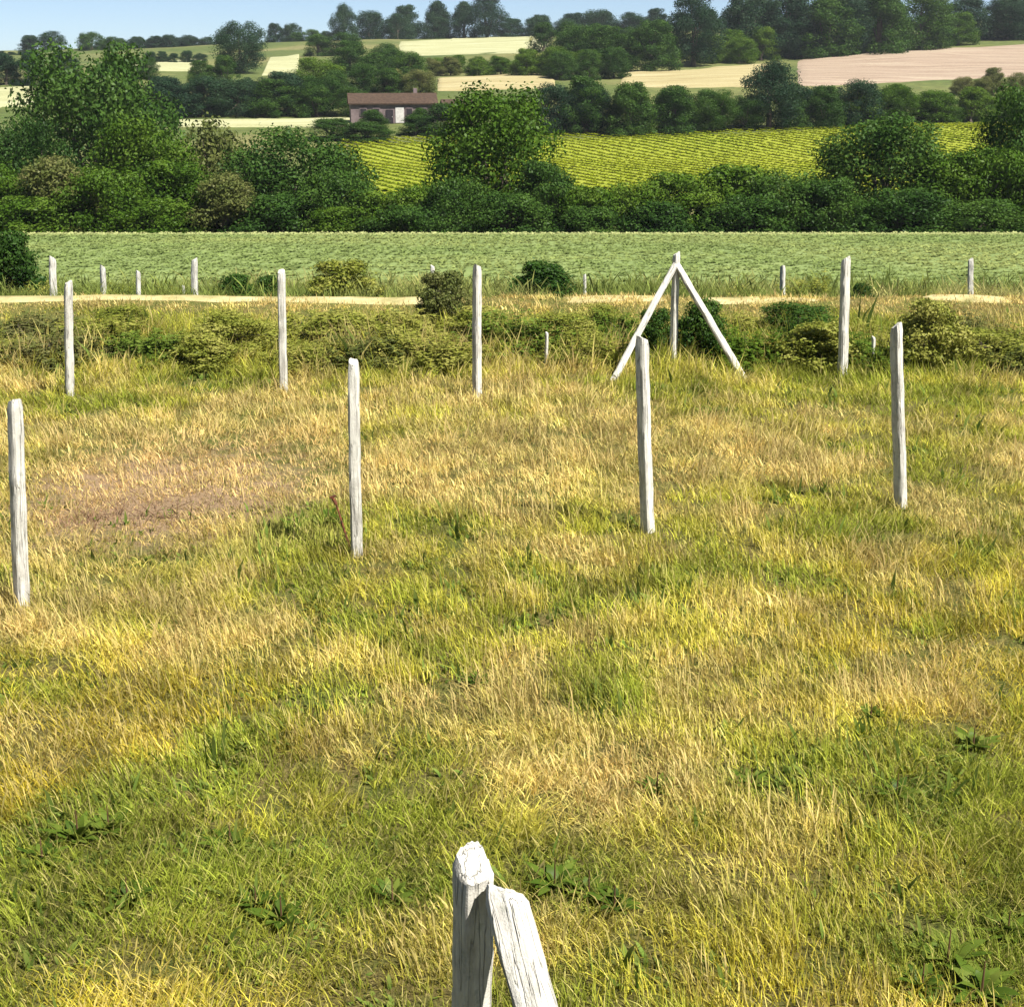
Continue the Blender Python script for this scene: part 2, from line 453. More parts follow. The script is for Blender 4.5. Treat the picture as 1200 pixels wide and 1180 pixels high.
gold = smooth(.3, .75, fbm(x * .25 + 40, y * .25 + 3, 3)) * smooth(15, 9, y) * .8
c_green = np.array([.225, .280, .030]); c_olive = np.array([.390, .385, .050]); c_tan = np.array([.55, .42, .155]); c_straw = np.array([.64, .56, .20]); c_gold = np.array([.50, .40, .026])
def lerp(a, b, t): return a + (b - a) * np.clip(t, 0, 1)[:, None]
tint = lerp(np.tile(c_green, (N, 1)), c_olive, dry * 2); tint = lerp(tint, np.where(rng.random((N, 1)) < .6, c_tan, c_straw), (dry - .45) * 1.7)
tint = lerp(tint, c_gold, gold * smooth(.15, .4, dry) * (1 - smooth(.8, 1.0, dry)))
bare = np.clip(1.25 * patch(185, 572, 215, 72) + .8 * patch(330, 560, 80, 40) - .7 * fine, 0, .75)
brown = np.zeros(N)
for (u, v, su, sv, k) in [(150, 600, 80, 8, 1.5), (80, 612, 45, 6, 1.2), (235, 588, 40, 5, .9), (230, 700, 60, 12, .3)]: brown = brown + k * patch(u, v, su, sv) * (.4 + fine)
tint = lerp(tint, np.array([.60, .42, .20]), bare); tint = lerp(tint, np.array([.23, .135, .105]), brown)
for (u, v, su, sv, k) in [(110, 975, 55, 26, .9), (450, 1045, 90, 20, .9), (670, 1035, 85, 36, .8), (1140, 1115, 110, 55, .7), (70, 1110, 90, 32, .6), (880, 925, 70, 22, .6), (1140, 880, 40, 18, .8), (250, 1010, 90, 20, .6), (345, 612, 60, 22, .7), (1050, 935, 40, 16, .7), (830, 1060, 70, 20, .5)]:  # deep green patches; one paints the cast shadow beside the rusty-stake post
    tint = lerp(tint, np.array([.095, .165, .022]), k * patch(u, v, su, sv) * (.45 + fine))
mott = fbm(x * 3.1 + 11, y * 3.1 + 50, 2); tint = tint * (1 + 1.5 * (mott[:, None] - .5)) 
tint = tint * rng.uniform(.94, 1.40, (N, 1))
lump = fbm(x * 1.1 + 70, y * 1.1, 3)
s = rng.uniform(.65, 1.15, N) * (.52 + 1.0 * lump) * np.interp(y, [4, 12, 28], [.66, .78, .95]) * (1 - .35 * np.clip(brown, 0, 1)) * (1 - .4 * bare)
s = s * (1 + 1.5 * smooth(20.8, 23, y) * (1 - smooth(25.8, 26.6, y)) * fbm(x * .8 + 7, y * .8, 2))
s = s * (1 - .45 * smooth(25.4, 26.2, y)) * (1 - .15 * smooth(26.9, 27.2, y)) * (1 - .55 * smooth(27.55, 27.7, y) * (fbm(x * .9 + 3, y * .9, 2) > .47 + .16 * smooth(-3, 0, x)))                       # trodden short along the dry strip
kind = np.where(rng.random(N) < smooth(.2, .8, dry), 1, 0)        # 1: dry, with seed heads
kind = np.where(rng.random(N) < .2, 2, kind)                      # 2: short and matted
kind = np.where((rng.random(N) < .12) & (dry < .5), 3, kind)      # 3: broad leaved
def meadow(sel, per, segs):
    i = np.repeat(np.nonzero(sel)[0], per[sel]); n = len(i)
    K = kind[i]; sc = s[i]; wx = np.interp(y[i], [4, 9, 16, 28], [1, 1.35, 2.0, 2.9])
    a = rng.uniform(0, 6.283, n); rr = .17 * np.sqrt(rng.random(n)) * np.interp(y[i], [4, 28], [1, 1.25])
    bx, by = x[i] + rr * np.cos(a), y[i] + rr * np.sin(a)
    tall = rng.random(n) < np.choose(K, [.08, .13, .02, .05])
    hd = tall & (K == 1)
    h = np.where(tall, rng.uniform(.2, .42, n), np.choose(K, [rng.uniform(.09, .26, n), rng.uniform(.09, .24, n), rng.uniform(.05, .15, n), rng.uniform(.06, .16, n)])) * sc
    ln = rng.uniform(.15, 1, n) * np.where(tall, .55, np.choose(K, [.9, 1.1, 1.5, 1.1]))
    wd = np.choose(K, [.0058, .0052, .006, .024]) * rng.uniform(.6, 1.35, n) * wx * np.where(tall, .8, 1)
    d = rng.uniform(0, 6.283, n) * .75 + fbm(bx * .5 + 3, by * .5 + 3, 2) * 4; fc = rng.uniform(0, 3.1416, n)
    zb = ground(bx, by) - .015
    ts = [0, .5, 1] if segs == 2 else [0, .36, .72, 1]
    prof = [(.9, .5), (.85, 1.5)] if segs == 2 else [(.9, .5), (.95, .5), (.6, 1.8)]
    prof = [(np.where(hd, q, p)) for p, q in prof]
    broadp = [.35, 1.0, .8]
    nv = 2 * segs + 1; VV = np.empty((n, nv, 3), np.float32); TT = np.empty((n, nv), np.float32)
    for j_, t in enumerate(ts):
        off = h * ln * t ** 1.7; z = zb + h * (t - .3 * ln * t ** 2.2)
        cx, cy = bx + off * np.cos(d), by + off * np.sin(d)
        if j_ < segs:
            ww = wd * .5 * np.where(K == 3, broadp[j_], prof[j_]); dx, dy = np.cos(fc) * ww, np.sin(fc) * ww
            VV[:, 2 * j_] = np.stack([cx - dx, cy - dy, z], 1); VV[:, 2 * j_ + 1] = np.stack([cx + dx, cy + dy, z], 1); TT[:, 2 * j_:2 * j_ + 2] = t
        else:
            VV[:, nv - 1] = np.stack([cx, cy, z], 1); TT[:, nv - 1] = 1
    tri = []
    for j_ in range(segs - 1): tri += [[2 * j_, 2 * j_ + 1, 2 * j_ + 3], [2 * j_, 2 * j_ + 3, 2 * j_ + 2]]
    tri.append([2 * segs - 2, 2 * segs - 1, 2 * segs])
    Fc = ((np.arange(n, dtype=np.int32) * nv)[:, None, None] + np.array(tri, np.int32)[None]).reshape(-1, 3)
    c = tint[i] * rng.uniform(.66, 1.28, (n, 1)) * np.array([1.04, 1.0, 1.0])
    stray = (rng.random(n) < .16) & (K != 3)
    c = np.where(stray[:, None], c * .35 + .65 * np.array([.60, .52, .20]), c)
    gr = (rng.random(n) < .22)
    c = np.where(gr[:, None] & ~stray[:, None], c * .45 + .55 * np.array([.20, .28, .022]), c)
    c = np.where((K == 3)[:, None], np.array([.085, .165, .025]) * rng.uniform(.7, 1.3, (n, 1)), c)
    c = np.where(hd[:, None], c * .5 + .5 * np.array([.60, .47, .23]), c)
    cc = np.ones((n, nv, 4), np.float32)
    cc[:, :, :3] = c[:, None, :] * (1 - .0 * TT[:, :, None]) + .25 * TT[:, :, None] * (np.array([.52, .42, .13]) - c[:, None, :])
    return VV.reshape(-1, 3), Fc, cc.reshape(-1, 4)
per = (np.interp(y, [0, 4, 9, 16, 28], [30, 62, 56, 38, 27]) * np.choose(kind, [1, 1, 1, .45]) * (1 - .5 * bare)).astype(int)
A = meadow(y < 9.5, per, 3); B = meadow(y >= 9.5, per, 2)
Vm = np.concatenate([A[0], B[0]]); Fm = np.concatenate([A[1], B[1] + len(A[0])]); Cm = np.concatenate([A[2], B[2]])
me = pydata('grass', Vm, Fm)
a_ = me.attributes.new('tint', 'FLOAT_COLOR', 'POINT'); a_.data.foreach_set('color', Cm.ravel())
print('GRASS TRIANGLES', len(Fm))
tag(mesh_obj('grass', me, BLADE), 'rough meadow grass, green and dry straw, between the pale posts', 'grass', kind='stuff')
del A, B, Vm, Fm, Cm
# the bright dry strip that closes the meadow
xs_ = axis([(-16, 16, .4)]); V = []
for i, xx in enumerate(xs_):
    for j_, yy_ in enumerate(np.linspace(27.65, 28.4, 6)):
        yv = yy_ + .25 * (fbm(xx * .3 + 5, yy_ * 0 + 2, 2) - .5) * 2; V.append((xx, yv, gz(xx, yv) + (.03 if 0 < j_ < 5 else -.03) - .09 * float(smooth(.50, .42, fbm(xx * .55 + 8, 3.3, 2)) * smooth(-5, -2, xx))))
n6 = (np.arange(len(xs_) - 1)[:, None] * 6 + np.arange(5)[None]).ravel()
tag(mesh_obj('dry_track', pydata('dry_track', np.array(V), np.stack([n6, n6 + 6, n6 + 7, n6 + 1], 1), shade=True), M_TRACK), kind='structure')

# rough grass on the terrace beyond the step and the even green crop behind it
N = 3600
y = rng.uniform(28.4, 40, N); x = (rng.random(N) * 2 - 1) * (y * .43 + 3)
dr = fbm(x * .2, y * .2, 3)
tint = lerp(np.tile(np.array([.17, .21, .05]), (N, 1)), np.array([.46, .40, .16]), (dr - .45) * 3.5) * rng.uniform(.8, 1.2, (N, 1))
s = rng.uniform(1.0, 2.0, (N, 1)) * np.array([[1.3, 1.3, .9]])
scatter('terrace_grass', np.stack([x, y, ground(x, y) - .02], 1), rng.integers(0, 6, N), np.stack([np.zeros(N), np.zeros(N), rng.uniform(0, 6.28, N)], 1), s, tint, GR,
        'rough grass on the low terrace beyond the dry strip', 'grass')
crop_src = source_collection('crop_plant', [broad(12, .1, .20, .08, .9) for _ in range(3)], GRASS)
xs = np.arange(-36, 36, .40); ys = np.arange(38.5, 73.9, .62)
X, Y = np.meshgrid(xs, ys); x = X.ravel() + rng.uniform(-.12, .12, X.size); y = Y.ravel() + rng.uniform(-.25, .25, X.size)
k_ = (np.abs(x) < y * .39 + 3); x = x[k_]; y = y[k_]; N = len(x)
g = fbm(x * .12, y * .12, 3)
tint = lerp(np.tile(np.array([.165, .215, .068]), (N, 1)), np.array([.235, .265, .088]), (g - .35) * 2.5) * rng.uniform(.8, 1.2, (N, 1))
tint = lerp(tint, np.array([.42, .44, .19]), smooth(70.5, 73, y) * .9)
s = rng.uniform(.8, 1.3, (N, 1)) * np.array([[1, 1, .9]])
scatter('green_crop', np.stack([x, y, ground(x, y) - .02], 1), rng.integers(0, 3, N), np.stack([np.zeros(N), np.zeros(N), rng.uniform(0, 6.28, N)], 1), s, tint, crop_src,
        'low even green crop in the field before the tree line', 'crop')
sheet('crop_field_soil', axis([(-45, 45, 1.5)]), axis([(37.5, 74.2, .8)]), M_CROP).location.z = .03

vine_src = source_collection('vine_bush', [merge([broad(16, .15, .55, .22, 1.1), broad(12, .1, .8, .2, 1.35)]) for _ in range(3)], GRASS)
pts = []
c, sn = math.cos(R(32)), math.sin(R(32))
for i in np.arange(-120, 260, 1.7):
    for j in np.arange(-260, 260, .55):
        pts.append((i * c - j * sn, 175 + i * sn + j * c))
pts = np.array(pts); x, y = pts[:, 0] + rng.uniform(-.2, .2, len(pts)), pts[:, 1] + rng.uniform(-.2, .2, len(pts))
lo = 142; hi = np.interp(x, [-40, 10, 90], [200, 208, 222])
k_ = (y > lo) & (y < hi) & (x > y * -.12) & (x < y * .40); x = x[k_]; y = y[k_]; N = len(x)
tint = lerp(np.tile(np.array([.195, .250, .014]), (N, 1)), np.array([.26, .295, .020]), (fbm(x * .08, y * .08, 3) - .3) * 2.5) * rng.uniform(.8, 1.2, (N, 1))
scatter('vineyard', np.stack([x, y, ground(x, y) + .2], 1), rng.integers(0, 3, N), np.stack([np.zeros(N), np.zeros(N), rng.uniform(0, 6.28, N)], 1),
        rng.uniform(.7, .95, (N, 1)) * np.array([[1, 1, .62]]), tint, vine_src, 'yellow green rows of vines on the slope behind the hedge', 'vineyard')

# ------------------------------------------------------------------ trees and bushes
def leaf_cloud(nblob, nleaf, leaf, shape, seed, flat=1.0, low=.12):
    """leaf quads on the shells of many small blobs that fill a crown 1 wide, 1 high"""
    g = np.random.default_rng(seed)
    cs = []
    while len(cs) < nblob:
        t = g.random(); br = g.uniform(.09, .165)
        wd = np.interp(t, [0, .25, .5, .75, 1], shape) / 1.22
        rad = max(.5 * wd - br * .9, .02) * math.sqrt(g.uniform(.12, 1)); an = g.uniform(0, 2 * math.pi)
        cs.append((rad * math.cos(an), rad * math.sin(an), low + br * .8 + (1 - low - br * 1.7) * t, br))
    cs = np.array(cs)
    b = g.integers(0, nblob, nleaf); C = cs[b]
    d = g.normal(size=(nleaf, 3)); d /= np.linalg.norm(d, axis=1)[:, None]
    rr = C[:, 3:4] * (g.random((nleaf, 1)) ** .35) * (1 + .35 * (g.random((nleaf, 1)) < .12))
    pos = C[:, :3] + d * rr * np.array([1, 1, .85 * flat])
    nrm = d + g.normal(size=(nleaf, 3)) * .55; nrm /= np.linalg.norm(nrm, axis=1)[:, None]
    a = np.cross(nrm, g.normal(size=(nleaf, 3))); a /= np.linalg.norm(a, axis=1)[:, None]; c_ = np.cross(nrm, a)
    L = leaf * g.uniform(.6, 1.3, (nleaf, 1)); W = L * .55
    bend = nrm * L * .12
    V = np.stack([pos - a * L, pos - c_ * W + bend, pos + a * L, pos + c_ * W + bend], 1).reshape(-1, 3)
    Q = (np.arange(nleaf) * 4)[:, None] + np.array([[0, 1, 2, 3]])
    clump = g.random(nblob)
    return pydata('crown', V, Q, {'rnd': np.repeat(.55 * clump[b] + .45 * g.random(nleaf), 4)}), cs
def limbs(cs, seed, top=.62, r0=.035, nl=9):
    g = random.Random(seed); bm = bmesh.new()
    def tube(pts, rs, n=7):
        prev = None
        for (p, r) in zip(pts, rs):
            ring = [bm.verts.new((p[0] + r * math.cos(2 * math.pi * i / n), p[1] + r * math.sin(2 * math.pi * i / n), p[2])) for i in range(n)]
            if prev:
                for i in range(n): bm.faces.new((prev[i], prev[(i + 1) % n], ring[(i + 1) % n], ring[i]))
            prev = ring
    tr = [Vector((g.uniform(-.01, .01) * i, g.uniform(-.01, .01) * i, -.04 + (top + .04) * i / 5)) for i in range(6)]
    tube(tr, [r0 * (1.35 if i == 0 else 1) * (1 - .14 * i) for i in range(6)])
    for q in sorted(list(cs), key=lambda q: g.random())[:nl]:
        s_ = tr[g.randint(1, 4)]; e = Vector(q[:3]); m_ = s_.lerp(e, .5) + Vector((0, 0, -.03))
        tube([s_, m_, e], [r0 * .5, r0 * .32, r0 * .12], 5)
    me = bpy.data.meshes.new('trunk'); bm.to_mesh(me); bm.free(); me.materials.append(BARK)
    return me
CROWN = {}
def proto(key, *a, **k):
    seed = len(CROWN) + 21
    me, cs = leaf_cloud(*a, seed=seed, **k)
    CROWN[key] = (me, limbs(cs, seed))
proto('round0', 95, 28000, .0112, [1.0, 1.15, 1.25, 1.05, .6], low=-.03)
proto('round1', 85, 27000, .0115, [1.05, 1.2, 1.2, .95, .5], low=-.03)
proto('round2', 100, 28000, .0112, [1.0, 1.1, 1.25, 1.15, .75], low=-.03)
proto('tall0', 80, 23000, .0115, [.95, 1.2, 1.1, .8, .35], low=.03)
proto('tall1', 76, 22000, .0118, [.8, 1.1, 1.2, .95, .55], low=.03)
proto('low0', 90, 22000, .0145, [1.2, 1.25, 1.2, 1.0, .6], low=-.08)
proto('low1', 85, 21000, .0150, [1.25, 1.25, 1.15, .9, .5], low=-.08)
proto('low2', 95, 22000, .0145, [1.15, 1.25, 1.25, 1.15, .75], low=-.08)
proto('loose0', 44, 9000, .017, [.9, 1.2, 1.1, .9, .6], low=.0)
proto('shrub0', 75, 10000, .022, [1.2, 1.25, 1.15, .95, .7], low=-.04)
proto('shrub1', 65, 10000, .023, [1.2, 1.2, 1.0, .8, .5], low=-.04)
def weed_clump(key, nst, nlf, seed):
    g = np.random.default_rng(seed); V, A = [], []
    Q = []
    def quad(a, b, c_, d_, r_):
        o_ = len(V); V.extend([a, b, c_, d_]); Q.append((o_, o_ + 1, o_ + 2, o_ + 3)); A.extend([r_] * 4)
    for q in range(nst):
        an = g.uniform(0, 6.283); r = .46 * math.sqrt(g.random()); b = np.array([r * math.cos(an), r * math.sin(an), -.03])
        hh = g.uniform(.35, 1.0) * (1 - .55 * (r / .46) ** 2); tp = b + np.array([g.normal() * .07 + .12 * r * math.cos(an), g.normal() * .07 + .12 * r * math.sin(an), hh])
        rn = g.random(); side = np.array([math.cos(an + 1.3), math.sin(an + 1.3), 0]) * .004
        quad(b - side, b + side, tp + side * .4, tp - side * .4, rn)
        for _ in range(nlf):
            t = g.uniform(.08, 1.0); c_ = b + (tp - b) * t; la = g.uniform(0, 6.283); L = g.uniform(.05, .11) * (1.15 - .5 * t); W = L * g.uniform(.28, .5)
            dr_ = np.array([math.cos(la), math.sin(la), g.uniform(-.3, .9)]); sd_ = np.array([-math.sin(la), math.cos(la), g.uniform(-.4, .4)]) * W * .5
            m_ = c_ + dr_ * L * .5
            quad(c_, m_ - sd_, c_ + dr_ * L - np.array([0, 0, .25 * L]), m_ + sd_, .55 * rn + .45 * g.random())
    me = pydata('foliage', np.array(V), np.array(Q), {'rnd': A})
    CROWN[key] = (me, limbs(np.array([(0.1, 0, .5, .1), (-.1, .05, .6, .1)]), seed, .6, .008, 2))
weed_clump('weeds0', 150, 34, 91); weed_clump('weeds1', 120, 40, 92); weed_clump('weeds2', 100, 30, 93)
for k in CROWN: CROWN[k][0].materials.append(FOL['mid'])

def plant(name, key, mat, x, y, width, height, label, cat, group=None, parts=('crown', 'trunk'), z=None, depth=None):
    z = gz(x, y) if z is None else z
    o = empty(name, (x, y, z), random.uniform(0, 6.28), (width, depth or width, height))
    mesh_obj(parts[0], CROWN[key][0], FOL[mat], o)
    mesh_obj(parts[1], CROWN[key][1], None, o)
    return tag(o, label, cat, group)
def tree(u, vtop, d, wpx, key, mat, label, group=None, cat='tree', name=None, sink=0.0):
    p = at(u, vtop, d); x, y = p.x, d
    z = gz(x, y) - sink
    h = max(p.z - z, 1.2) / 0.95
    wd = wpx / F * d * 1.22
    n = 1 if group is None or d < 150 else max(1, math.ceil(wd / (1.35 * h)))      # a wide low clump is several trees side by side
    for q in range(n):
        xo = x + ((q + .5) / n - .5) * wd * .9; yo = y + (random.uniform(-2, 2) if n > 1 else 0)
        zz = gz(xo, yo) - sink
        plant(name or 'broadleaf_tree', key if q == 0 else random.choice(('low0', 'low1', 'low2', 'round1', 'round2')), mat, xo, yo, wd / n * (1.3 if n > 1 else 1), h * (random.uniform(.8, 1.05) if n > 1 else 1), label, cat, group, z=zz)
def bush(u, vtop, d, wpx, key, mat, label, group=None, name='bush'):
    p = at(u, vtop, d); z = gz(p.x, d)
    return plant(name, key, mat, p.x, d, wpx / F * d * 1.05, max(p.z - z, .3), label, 'bush', group, ('foliage', 'stem'), z=z)

# the hedge and trees along the far edge of the green crop
def far_tree(u, vt, vb, wpx, key, mat, label, group=None, d=None):
    if d is None:
        x_, d = hit(u, vb, 150)
    return tree(u, vt, d, wpx, key, mat, label, group)
G1 = 'trees along the far edge of the green crop'
tree(105, 54, 112, 185, 'round2', 'deep', 'tall dark spreading tree rising above the hedge by the pale strip', G1)
tree(28, 140, 92, 110, 'round2', 'deep', 'dark leafy tree in the hedge beneath the tall spreading tree', G1)
tree(165, 130, 90, 145, 'round1', 'mid', 'mid green rounded hedge tree in front of the tall dark spreading tree', G1)
tree(250, 142, 95, 120, 'loose0', 'olive', 'olive brown loose tree thinner than its green hedge neighbours', G1)
tree(338, 152, 86, 175, 'round2', 'deep', 'dark broad tree in the hedge beside the olive brown one', G1)
tree(585, 104, 87, 176, 'round0', 'mid', 'big round green tree standing highest in the hedge before the vineyard', G1)
tree(1042, 138, 86, 178, 'round0', 'deep', 'dark domed tree in the hedge before the vineyard corner', G1)
tree(1197, 104, 88, 118, 'tall1', 'deep', 'dark tall tree at the end of the hedge past the domed tree', G1)
for i, (u, vt, d, wd, m, lab) in enumerate([
        (-20, 178, 82, 100, 'mid', 'mid green hedge bush at the foot of the dark leafy tree'),
        (60, 180, 81, 120, 'olive', 'olive hedge bush below the tall dark spreading tree'),
        (120, 192, 80, 105, 'mid', 'mid green hedge bush between the olive bush and the rounded tree'),
        (205, 185, 82, 125, 'mid', 'mid green hedge bush between the rounded tree and the olive brown tree'),
        (262, 200, 80, 105, 'olive', 'olive hedge bush at the foot of the olive brown tree'),
        (400, 195, 81, 105, 'deep', 'dark hedge bush on the vineyard side of the dark broad tree'),
        (445, 222, 80, 95, 'mid', 'lowest mid green hedge bush in the gap that shows the vineyard'),
        (492, 214, 81, 95, 'mid', 'mid green hedge bush in the gap next to the big round tree'),
        (540, 205, 80, 90, 'deep', 'dark hedge bush at the foot of the big round tree on the farmhouse side'),
        (640, 186, 82, 90, 'deep', 'dark hedge bush at the foot of the big round tree on the vineyard side'),
        (690, 216, 80, 95, 'mid', 'mid green hedge bush one step from the big round tree along the vineyard'),
        (745, 210, 81, 105, 'mid', 'second hedge bush from the big round tree along the vineyard'),
        (800, 200, 82, 120, 'mid', 'third hedge bush from the big round tree along the vineyard'),
        (862, 190, 83, 135, 'mid', 'widest and highest of the hedge bushes along the vineyard'),
        (925, 198, 81, 110, 'deep', 'dark hedge bush just past the widest one along the vineyard'),
        (975, 206, 80, 100, 'deep', 'dark hedge bush at the foot of the dark domed tree'),
        (1115, 174, 83, 125, 'mid', 'mid green hedge bush just past the dark domed tree'),
        (1165, 168, 83, 115, 'mid', 'mid green hedge bush between the domed tree and the end tree'),
        (1225, 190, 82, 110, 'mid', 'mid green hedge bush under the dark end tree'),
        (320, 226, 79.5, 110, 'deep', 'small dark bush on the crop edge before the dark broad tree'),
        (590, 222, 79.5, 110, 'deep', 'small dark bush on the crop edge before the big round tree'),
        (1060, 220, 79.5, 130, 'deep', 'small dark bush on the crop edge before the dark domed tree'),
        (30, 228, 79, 130, 'mid', 'small mid green bush on the crop edge before the dark leafy tree'),
        (170, 230, 79, 120, 'mid', 'small mid green bush on the crop edge before the rounded tree'),
        (880, 228, 79, 120, 'deep', 'small dark bush on the crop edge before the widest hedge bush'),
        (770, 234, 79, 110, 'deep', 'small dark bush on the crop edge along the vineyard hedge'),
        (480, 238, 78.6, 110, 'deep', 'small dark bush on the crop edge before the vineyard gap'),
        (400, 240, 78.6, 100, 'mid', 'small mid green bush on the crop edge by the vineyard gap'),
        (690, 240, 78.6, 100, 'deep', 'small dark bush on the crop edge past the big round tree'),
        (1150, 232, 79, 120, 'deep', 'small dark bush on the crop edge before the end tree')]):
    bush(u, vt, d, wd * 1.2, 'low%d' % (i % 3), m, lab, 'low hedge bushes at the edge of the crop')
# middle belt
for (u, vt, vb, wd, k, m) in [(170, 90, 137, 90, 'low0', 'blue'), (215, 88, 136, 90, 'low1', 'blue'), (260, 92, 136, 95, 'low2', 'blue'), (305, 88, 136, 95, 'low2', 'blue'), (348, 92, 136, 90, 'low0', 'deep'), (392, 96, 136, 75, 'low1', 'deep')]:
    far_tree(u, vt, vb, wd, k, m, 'dark tree in the hedge above the thin pale strip', 'trees above the thin pale strip')
far_tree(370, 66, 112, 68, 'round1', 'mid', 'rounded green tree behind the dark hedge above the pale strip')
for (u, vt, vb, wd, lab) in [(388, 138, 164, 75, 'dark bush at the end of the thin pale strip by the farmhouse'), (428, 142, 166, 70, 'dark bush below the farmhouse wall'), (524, 120, 158, 80, 'dark bush beside the open shed'), (436, 128, 156, 44, 'dark bush hiding the end window of the farmhouse'), (492, 126, 154, 34, 'low dark bush hiding the last window before the shed'), (487, 134, 160, 50, 'small dark bush between farmhouse and shed')]:
    x_, d_ = hit(u, vb, 150)
    bush(u, vt, d_, wd, 'low1', 'deep', lab, 'bushes around the farmhouse')
far_tree(906, 70, 152, 82, 'tall0', 'blue', 'tallest blue green tree in the belt above the vineyard')
for (u, vt, vb, wd, k, m) in [(668, 90, 156, 80, 'low2', 'blue'), (712, 92, 156, 88, 'low0', 'deep'), (765, 96, 157, 90, 'low1', 'deep'), (815, 104, 156, 80, 'low2', 'deep'), (855, 108, 153, 76, 'low0', 'deep'),
                             (945, 96, 150, 72, 'low1', 'deep'), (985, 92, 149, 78, 'low2', 'blue'), (1030, 98, 147, 80, 'low0', 'mid'), (1078, 102, 145, 82, 'low1', 'mid'),
                             (1120, 104, 144, 74, 'low2', 'mid'), (1165, 106, 142, 72, 'low0', 'mid'), (1215, 104, 142, 78, 'low1', 'mid')]:
    far_tree(u, vt, vb, wd, k, m, ('dark' if m != 'mid' else 'mid green') + ' tree in the belt between the vineyard and the pale ' + ('pink field' if u > 925 else 'wheat strip'), 'belt of trees above the vineyard')
# upper slope, between the pale fields
for (u, vt, vb, wd, k, m, lab) in [
        (430, 50, 90, 72, 'low0', 'deep', 'dark tree on the slope above the farmhouse roof'), (458, 58, 98, 66, 'low1', 'deep', 'dark tree on the slope above the farmhouse chimney'), (424, 78, 114, 84, 'low2', 'deep', 'dark tree right behind the farmhouse'),
        (476, 82, 112, 56, 'low1', 'olive', 'olive tree right behind the farmhouse chimney'), (505, 68, 90, 60, 'low0', 'olive', 'olive tree below the upper hay field'), (548, 66, 86, 76, 'low2', 'mid', 'mid green tree below the middle of the upper hay field'),
        (600, 66, 88, 90, 'low1', 'mid', 'mid green tree between the upper hay field and the short wheat strip'), (652, 56, 90, 90, 'low0', 'mid', 'broad tree at the end of the short wheat strip'),
        (668, 24, 62, 80, 'low1', 'deep', 'dark tree at the end of the upper hay field'), (700, 28, 80, 86, 'low2', 'deep', 'dark tree beside the end tree of the upper hay field'), (738, 20, 84, 92, 'low0', 'deep', 'large dark tree above the long wheat strip'),
        (772, 38, 70, 64, 'low1', 'deep', 'dark tree next to the tall blue green tree on the farmhouse side'), (690, 58, 94, 80, 'low2', 'deep', 'low dark tree at the start of the long wheat strip'),
        (848, 38, 74, 64, 'low2', 'mid', 'mid green tree next to the tall blue green tree on the wood side'), (876, 34, 72, 66, 'low0', 'mid', 'mid green tree at the edge of the wood above the pink field'),
        (1108, 12, 54, 62, 'low1', 'mid', 'mid green tree in the gap of the wood above the pink field'), (1182, 82, 114, 44, 'low0', 'olive', 'olive tree at the lower edge of the pink field'), (1140, 86, 112, 40, 'low2', 'olive', 'small olive tree below the pink field'),
        (40, 62, 100, 90, 'low1', 'blue', 'dark tree on the slope behind the tall spreading tree'), (150, 64, 92, 60, 'low0', 'deep', 'dark tree beside the small hay patch'), (205, 60, 74, 60, 'low2', 'blue', 'blue green tree above the small hay patch'),
        (250, 66, 100, 50, 'low0', 'deep', 'dark tree between the two hay patches'), (388, 36, 66, 56, 'low1', 'deep', 'dark tree just above the second hay patch')]:
    far_tree(u, vt, vb, wd, k, m, lab, 'trees of the upper slope')
far_tree(815, -6, 78, 68, 'tall1', 'blue', 'tall blue green tree alone above the wheat strip')
for (u, vt, vb, wd, k) in [(912, -12, 67, 90, 'low2'), (958, -16, 67, 100, 'low0'), (1005, -18, 65, 100, 'low1'), (1055, -14, 60, 92, 'low2'), (1160, -8, 48, 84, 'low0'), (1212, -12, 46, 84, 'low1')]:
    far_tree(u, vt, vb, wd * 1.1, k, 'deep' if u % 2 else 'blue', 'large dark tree of the wood above the pink field', 'wood above the pink field')
# skyline
for (u, vt, d, wd, k, m) in [(20, 60, 520, 40, 'low0', 'blue'), (48, 38, 560, 46, 'low1', 'blue'), (118, 38, 540, 46, 'low2', 'deep'), (150, 44, 570, 70, 'low0', 'blue'), (190, 42, 575, 70, 'low1', 'blue'), (230, 40, 575, 70, 'low2', 'blue'),
                             (332, 28, 560, 34, 'low0', 'blue'), (365, 34, 550, 46, 'low1', 'deep'), (448, 12, 560, 60, 'low2', 'blue'), (492, 4, 570, 58, 'low0', 'blue'), (528, 4, 570, 54, 'low1', 'blue'),
                             (615, 16, 560, 56, 'low0', 'blue'), (648, 18, 560, 50, 'low1', 'blue'), (720, 10, 570, 70, 'low2', 'blue'), (770, 12, 570, 70, 'low0', 'blue'), (860, 10, 570, 80, 'low1', 'blue'), (690, 14, 575, 60, 'low0', 'blue')]:
    tree(u, vt, d, wd, k, m, 'far bluish tree standing along the skyline', 'trees along the skyline', sink=1.5)
tree(402, 4, 550, 34, 'tall0', 'blue', 'slender far tree on the skyline above the second hay patch', sink=1)
tree(570, -6, 560, 50, 'tall1', 'blue', 'tall pointed far tree on the skyline above the upper hay field', sink=1)
far_tree(280, 26, 86, 60, 'round2', 'blue', 'dark round tree standing out at the skyline between the two hay patches')

